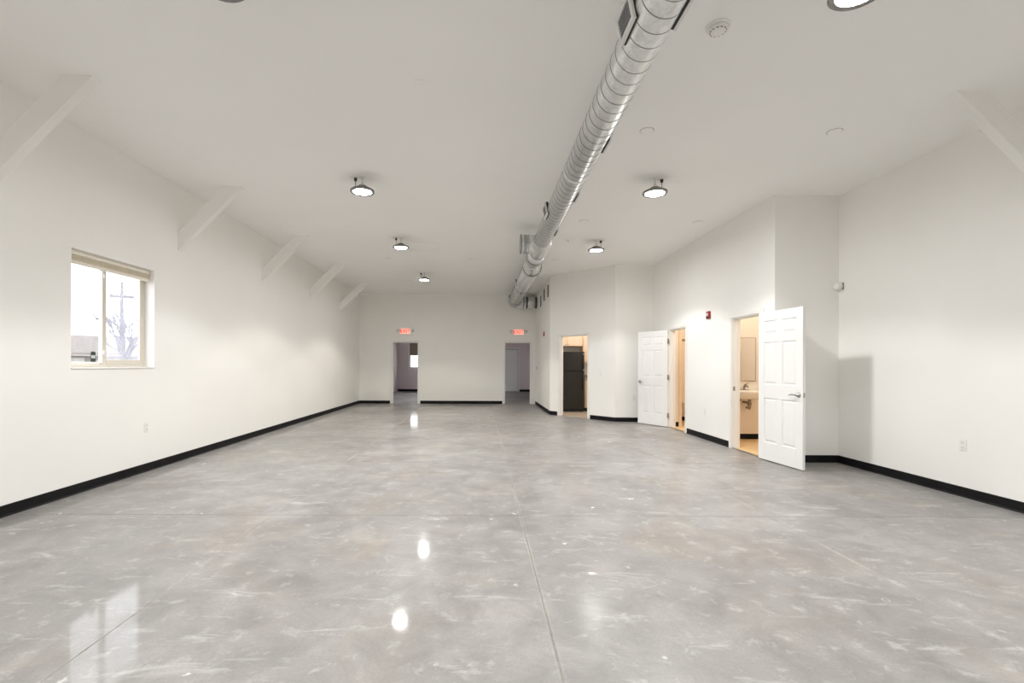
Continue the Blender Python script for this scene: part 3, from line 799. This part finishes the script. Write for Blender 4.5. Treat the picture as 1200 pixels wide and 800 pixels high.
# ------------------------------------------------------------------ wall devices (local: plate in XZ plane, facing -y)
def facing(side):
    return {'-y': 0, '+x': PI/2, '-x': -PI/2}[side]
def outlet(label, loc, side):
    t = thing('outlet', label, 'outlet', loc, facing(side), 'white duplex wall outlets')
    BX(-.036, .036, -.006, 0, -.058, .058).build('plate', 'white_plastic', t, .003)
    for z in (-.024, .024):
        r = BX(-.017, .017, -.009, -.005, z-.015, z+.015).build('receptacle', 'white_plastic', t, .003)
        for xx in (-.007, .007): BX(xx-.0015, xx+.0015, -.0095, -.0085, z-.005, z+.006).build('slot', 'dark', r)
outlet('white duplex outlet low on the left wall', (XL, 5.77, .53), '+x')
outlet('white duplex outlet low on the right wall', (XR, 4.78, .515), '-x')
outlet('white duplex outlet beside the edge of the far open door', (3.52, DY, .55), '-y')
outlet('small outlet plate between the two restroom doorways', (XS, 8.45, .487), '-x')
def switch(label, loc, rz, dark=False):
    t = thing('light_switch', label, 'light switch', loc, rz)
    BX(-.036, .036, -.006, 0, -.058, .058).build('plate', 'steel' if dark else 'white_plastic', t, .003)
    BX(-.016, .016, -.011, -.005, -.033, .033).build('rocker', 'dark' if dark else 'white_plastic', t, .002)
switch('dark metal switch on the narrow side wall by the far right doorway', (XE, 15.50, 1.20), facing('-x'), True)
p = diag(1.60)
switch('white switch on the angled wall right of the kitchen doorway', (p[0], p[1], 1.11), DA)
def strobe(label, loc, side):
    t = thing('fire_alarm_strobe', label, 'fire alarm', loc, facing(side), 'red fire alarm strobes')
    BX(-.060, .060, -.030, 0, -.065, .065).build('housing', 'red', t, .006)
    BX(-.034, .034, -.048, -.028, -.018, .034).build('lens', 'clear', t, .006)
    BX(-.045, .045, -.034, -.028, -.055, -.028).build('sounder_grille', 'dark', t)
strobe('red fire alarm strobe on the wall between the restroom doors', (XS, 8.305, 2.17), '-x')
strobe('red fire alarm strobe on the narrow side wall below the slot vents', (XE, 13.68, 2.18), '-x')
ms = thing('motion_sensor', 'small white motion sensor in the corner of the alcove', 'motion sensor', (XR-.006, YA-.01, 2.36))
MB().lathe([(.0, -.05), (.040, -.045), (.052, -.02), (.052, .02), (.040, .045), (0, .05)], 20, (-.035, -.035, 0), caps=False).build('body', 'white_plastic', ms)
BX(-.075, -.045, -.088, -.070, -.020, .015).build('lens', 'white_plastic', ms, .004)
BX(-.006, .004, -.085, -.015, -.045, .045).build('bracket', 'grey_plastic', ms)
# three slot grilles high on the side wall
for k, (y, z, lab) in enumerate([(14.48, 3.215, 'tall dark slot vent nearest the duct elbow'), (13.70, 3.29, 'middle tall dark slot vent on the narrow side wall'), (12.93, 3.285, 'tall dark slot vent nearest the wall corner')]):
    t = thing('slot_vent', lab, 'vent', (XE, y, z), -PI/2, 'slot vents on the side wall')
    BX(-.11, .11, -.008, 0, -.17, .17).build('backing', 'grill_dark', t)
    for a in ((-.12, -.10), (.10, .12)): BX(a[0], a[1], -.005, 0, -.18, .18).build('frame_side', 'wall', t)
    for zz in (-.18, .165): BX(-.10, .10, -.010, 0, zz, zz+.015).build('frame_end', 'wall', t)
    for q in range(9): BX(-.10, .10, -.013, -.007, -.15+q*.036, -.142+q*.036).build('louver', 'grill_dark', t)

# ------------------------------------------------------------------ kitchen seen through the angled doorway
fr = thing('refrigerator', 'black top-freezer refrigerator in the kitchen doorway', 'refrigerator', (2.11, 13.20, .005))
FW, FH = .745, 1.665
BX(0, FW, .055, .73, .03, FH-.005).build('cabinet', 'fridge', fr, .004)
fd = BX(.003, FW-.003, 0, .05, 1.135, FH-.006).build('freezer_door', 'fridge', fr, .012, 2)
dd = BX(.003, FW-.003, 0, .05, .075, 1.12).build('fridge_door', 'fridge', fr, .012, 2)
BX(.006, FW-.006, .045, .058, .07, FH-.01).build('gasket', 'fridge_trim', fr)
BX(.02, FW-.02, .03, .06, .012, .07).build('kick_grille', 'fridge_trim', fr)
for par, z0, z1 in ((fd, 1.17, 1.50), (dd, .62, 1.09)):
    h = MB().tube([(FW-.045, 0, z0), (FW-.045, -.045, z0+.03), (FW-.045, -.045, z1-.03), (FW-.045, 0, z1)], .012, 10).build('handle', 'fridge', par)
for z in (FH-.07, 1.14+.02):
    BX(FW-.04, FW-.012, -.006, .0, z-.02, z+.02).build('hinge_badge', 'steel', fr)
for a in (.05, FW-.08): BX(a, a+.03, .08, .11, 0, .03).build('foot', 'fridge_trim', fr)

def cab_door(parent, x0, x1, z0, z1, y, knob=None):
    d = empty('cabinet_door', (0, 0, 0)); d.parent = parent
    s = .055; m = MB()
    m.box(x0, x0+s, y-.02, y, z0, z1); m.box(x1-s, x1, y-.02, y, z0, z1); m.box(x0+s, x1-s, y-.02, y, z0, z0+s); m.box(x0+s, x1-s, y-.02, y, z1-s, z1)
    m.build('door_frame', 'maple', d, .003)
    BX(x0+s-.004, x1-s+.004, y-.012, y-.002, z0+s-.004, z1-s+.004).build('door_panel', 'maple', d)
    if knob: MB().lathe([(.006, 0), (.006, -.012), (.014, -.020), (.012, -.028)], 14, (knob[0], y-.02, knob[1]), 'y').build('knob', 'steel', d)
c1 = thing('upper_cabinet', 'maple cabinet over the refrigerator', 'cabinet', (2.05, 13.62, 1.825))
BX(0, .84, 0, .375, 0, .60).build('carcass', 'maple', c1)
cab_door(c1, .01, .385, .012, .588, 0, (.36, .05)); cab_door(c1, .395, .83, .012, .588, 0, (.42, .05))
c2 = thing('upper_cabinet', 'tall maple wall cabinet right of the refrigerator', 'cabinet', (2.895, 13.60, 1.37))
BX(0, .80, 0, .395, 0, 1.055).build('carcass', 'maple', c2); cab_door(c2, .01, .395, .012, 1.04, 0, (.36, .06)); cab_door(c2, .405, .79, .012, 1.04, 0, (.44, .06))
c3 = thing('base_cabinet', 'maple base cabinet with drawers right of the refrigerator', 'cabinet', (2.895, 13.37, .005))
BX(0, .80, 0, .625, .10, .87).build('carcass', 'maple', c3); BX(.0, .80, .06, .62, 0, .10).build('toe_kick', 'dark', c3)
for z0, z1 in ((.69, .855), (.42, .67), (.115, .40)):
    d_ = BX(.01, .395, -.02, 0, z0, z1).build('drawer', 'maple', c3, .003)
    MB().lathe([(.006, 0), (.006, -.012), (.014, -.02), (.012, -.028)], 14, (.2, -.02, (z0+z1)/2), 'y').build('knob', 'steel', d_)
cab_door(c3, .405, .79, .115, .855, 0, (.44, .80))
wt = thing('countertop', 'brown speckled countertop on the maple base cabinet', 'countertop', (2.895, 13.34, .876))
BX(0, .81, 0, .655, 0, .035).build('slab', 'counter', wt, .004); BX(0, .81, .635, .655, .035, .135).build('backsplash', 'counter', wt, .003)

# ------------------------------------------------------------------ near restroom: sink, tap, trap, mirror
sk = thing('wall_sink', 'white wall-hung sink with tap and exposed drain pipes', 'sink', (4.60, 8.45, .86))
m = MB()
def ring(rx, ry, cy, z, n=36): return [(rx*math.cos(2*PI*k/n), cy+ry*math.sin(2*PI*k/n), z) for k in range(n)]
rings = [ring(.16, .12, -.22, -.135), ring(.22, .18, -.24, -.10), ring(.255, .215, -.245, -.03), ring(.265, .225, -.245, 0), ring(.25, .21, -.245, .012), ring(.215, .165, -.265, .004), ring(.16, .12, -.27, -.07), ring(.03, .03, -.26, -.10)]
vs = [p for r in rings for p in r]; n = 36
fs = [(i*n+k, i*n+(k+1) % n, (i+1)*n+(k+1) % n, (i+1)*n+k) for i in range(len(rings)-1) for k in range(n)] + [tuple(range(n-1, -1, -1)), tuple(range(7*n, 8*n))]
m.add(vs, fs, True); m.build('basin', 'porcelain', sk)
BX(-.255, .255, -.13, 0, -.10, .010).build('back_deck', 'porcelain', sk, .015, 3)
BX(-.255, .255, -.025, 0, .008, .085).build('splash_lip', 'porcelain', sk, .008, 2)
fa = MB(); fa.lathe([(.028, .010), (.026, .022), (.018, .03), (.017, .075), (.010, .085)], 18, (0, -.075, 0)); fa.tube([(0, -.075, .06), (0, -.13, .095), (0, -.18, .085), (0, -.195, .06)], [.014, .013, .012, .011], 10)
fa.box(-.075, .075, -.10, -.05, .010, .020)
tp = fa.build('tap', 'chrome', sk)
MB().tube([(0, -.075, .08), (.01, -.085, .108), (.045, -.12, .128)], [.012, .010, .007], 8).build('tap_lever', 'chrome', tp)
tr = MB().tube([(0, -.26, -.10), (0, -.26, -.24), (.0, -.25, -.28), (.02, -.20, -.30), (.04, -.16, -.28), (.04, -.15, -.22), (.03, -.12, -.20), (.02, 0, -.20)], .019, 12); tr.lathe([(.026, -.01), (.026, .02)], 14, (0, -.26, -.215)); tr.lathe([(.027, -.012), (.027, .012)], 14, (.04, -.15, -.225))
tr.build('drain_trap', 'chrome', sk)
for s in (-1, 1):
    vv = MB().tube([(s*.09, 0, -.30), (s*.09, -.07, -.30), (s*.09, -.075, -.22), (s*.05, -.08, -.11)], .008, 8); vv.lathe([(.013, -.03), (.013, .01)], 10, (s*.09, -.07, -.285)); vv.lathe([(.022, 0), (.022, -.004)], 14, (s*.09, 0, -.30), 'y')
    vv.build('supply_line', 'chrome', sk)
mr = thing('wall_mirror', 'framed mirror above the restroom sink', 'mirror', (4.55, 8.45, 1.03))
BX(-.38, .285, -.010, 0, 0, .76).build('mirror_glass', 'mirror', mr)
for a in ((-.386, -.378), (.283, .291)): BX(a[0], a[1], -.013, 0, 0, .76).build('frame_side', 'steel', mr)
for a in ((-.006, .003), (.757, .763)): BX(-.386, .291, -.013, 0, a[0], a[1]).build('frame_rail', 'steel', mr)

# far restroom: toilet stall partition
tpn = thing('toilet_partition', 'tan toilet stall partition with headrail in the far restroom', 'partition', (4.21, 10.19, .006))
BX(0, .065, 0, .12, 0, 2.30).build('pilaster', 'partition', tpn, .003)
BX(.09, 1.38, .55, .575, .45, 1.83).build('panel', 'partition', tpn, .003)
BX(.09, 1.38, .54, .585, 1.83, 1.88).build('headrail', 'partition_rail', tpn, .003)
BX(.065, .105, .50, .545, 0, .45).build('leg', 'partition_rail', tpn, .002)
BX(.065, .09, .10, .58, 1.84, 1.88).build('headrail', 'partition_rail', tpn, .003)

# added ceiling lights, out of view, that brighten the side rooms
def added_room_light(name, label, x, y, watt, col, size=.30):
    t = thing(name, label, 'added ceiling light', (x, y, zc(x)))
    MB().lathe([(.17, .004), (.17, -.03), (.16, -.036)], 32).build('pan', 'steel', t)
    MB().lathe([(.155, -.030), (.145, -.065), (.09, -.085), (.001, -.09)], 32, caps=False).build('diffuser', 'added_bulb', t)
    L = bpy.data.lights.new('added_room_bulb', 'AREA'); L.shape = 'DISK'; L.size = size; L.energy = watt; L.color = col
    b = bpy.data.objects.new('added_room_bulb', L); COL.objects.link(b); b.parent = t; b.location = (0, 0, -.10)
added_room_light('added_flush_light', 'added unseen flush light on the near restroom ceiling', 4.85, 7.4, 16, (1, .95, .87))
added_room_light('added_flush_light', 'added unseen flush light on the far restroom ceiling', 4.75, 9.5, 20, (1, .92, .80))
added_room_light('added_flush_light', 'added unseen flush light on the kitchen ceiling', 3.0, 12.7, 32, (1, .95, .88))

# ------------------------------------------------------------------ outdoors beyond the left window
gnd = struct('ground', BX(-140, XL-.2, -40, 140, -.35, -.25), 'ground', 'pale ground outside the window')
def house(name, label, loc, rz, L, W_, eave, ridge):
    t = thing(name, label, 'house', loc, rz)
    BX(-L/2, L/2, -W_/2, W_/2, 0, eave).build('wall', 'stucco', t)
    MB().prism([(-W_/2-.4, eave-.05), (W_/2+.4, eave-.05), (0, ridge)], 'x', -L/2-.4, L/2+.4).build('roof', 'roof', t)
    for k in range(3):
        wn = BX(-L/2+1.5+k*L/3.2, -L/2+2.7+k*L/3.2, -W_/2-.04, -W_/2, .9, 1.9).build('window', 'grey_plastic', t)
    BX(-L/2+.2, L/2-.2, -W_/2-.5, -W_/2-.42, eave-.22, eave-.08).build('gutter', 'stucco', t)
    return t
ang = math.atan2(30, -25)
house('neighbour_house', 'low house with a pale shingled roof seen through the left pane', (-27, 32.5, -.25), math.radians(40), 14, 8, 2.2, 3.45)
fn = thing('board_fence', 'pale board fence outside the left pane', 'fence', (-21.0, 21.4, -.25), math.radians(40))
for k in range(22): BX(-4+k*.30, -4+k*.30+.28, 0, .025, .05, 1.62+.02*(k % 2)).build('board', 'stucco', fn)
for k in range(4): BX(-3.9+k*2.3, -3.8+k*2.3, .03, .13, 0, 1.7).build('post', 'stucco', fn)
pl = thing('utility_pole', 'wooden utility pole with a crossarm seen through the right pane', 'utility pole', (-33.7, 45.0, -.25))
MB().tube([(0, 0, 0), (0, 0, 9.15)], [.20, .13], 12).build('pole', 'pole', pl)
ca = BX(-.95, .95, -.09, .09, 7.66, 7.94).build('crossarm', 'pole', pl); ca.rotation_euler.z = math.radians(37)
for s in (-.75, -.3, .3, .75):
    i_ = MB().lathe([(.04, 0), (.06, .08), (.03, .18)], 8, (s, 0, 7.92)).build('insulator', 'pole', ca)
def bare_tree(label, loc, h, seed):
    rnd = random.Random(seed)
    t = thing('bare_tree', label, 'tree', loc, 0, 'leafless trees outside the window')
    m = MB(); tw = MB()
    def grow(p, d, ln, r, lv):
        q = p + d*ln
        (m if lv < 2 else tw).tube([p, p + d*ln*.5 + Vector((rnd.uniform(-.06, .06), rnd.uniform(-.06, .06), 0))*ln, q], [r, r*.85, r*.65], 5 if lv < 2 else 3, caps=False)
        if lv >= 5: return
        for _ in range(4):
            nd_ = (d + Vector((rnd.uniform(-1, 1), rnd.uniform(-1, 1), rnd.uniform(-.25, .7)))*.75).normalized()
            grow(p + d*ln*rnd.uniform(.55, 1), nd_, ln*rnd.uniform(.6, .84), r*.60, lv+1)
    grow(Vector((0, 0, 0)), Vector((0, 0, 1)), h*.28, .11, 0)
    m.build('trunk', 'twig', t); tw.build('twigs', 'twig', t)
bare_tree('pale leafless tree left of the utility pole', (-20.3, 27.4, -.25), 7.0, 3)
bare_tree('taller pale leafless tree right of the utility pole', (-17.9, 25.4, -.25), 7.2, 5)
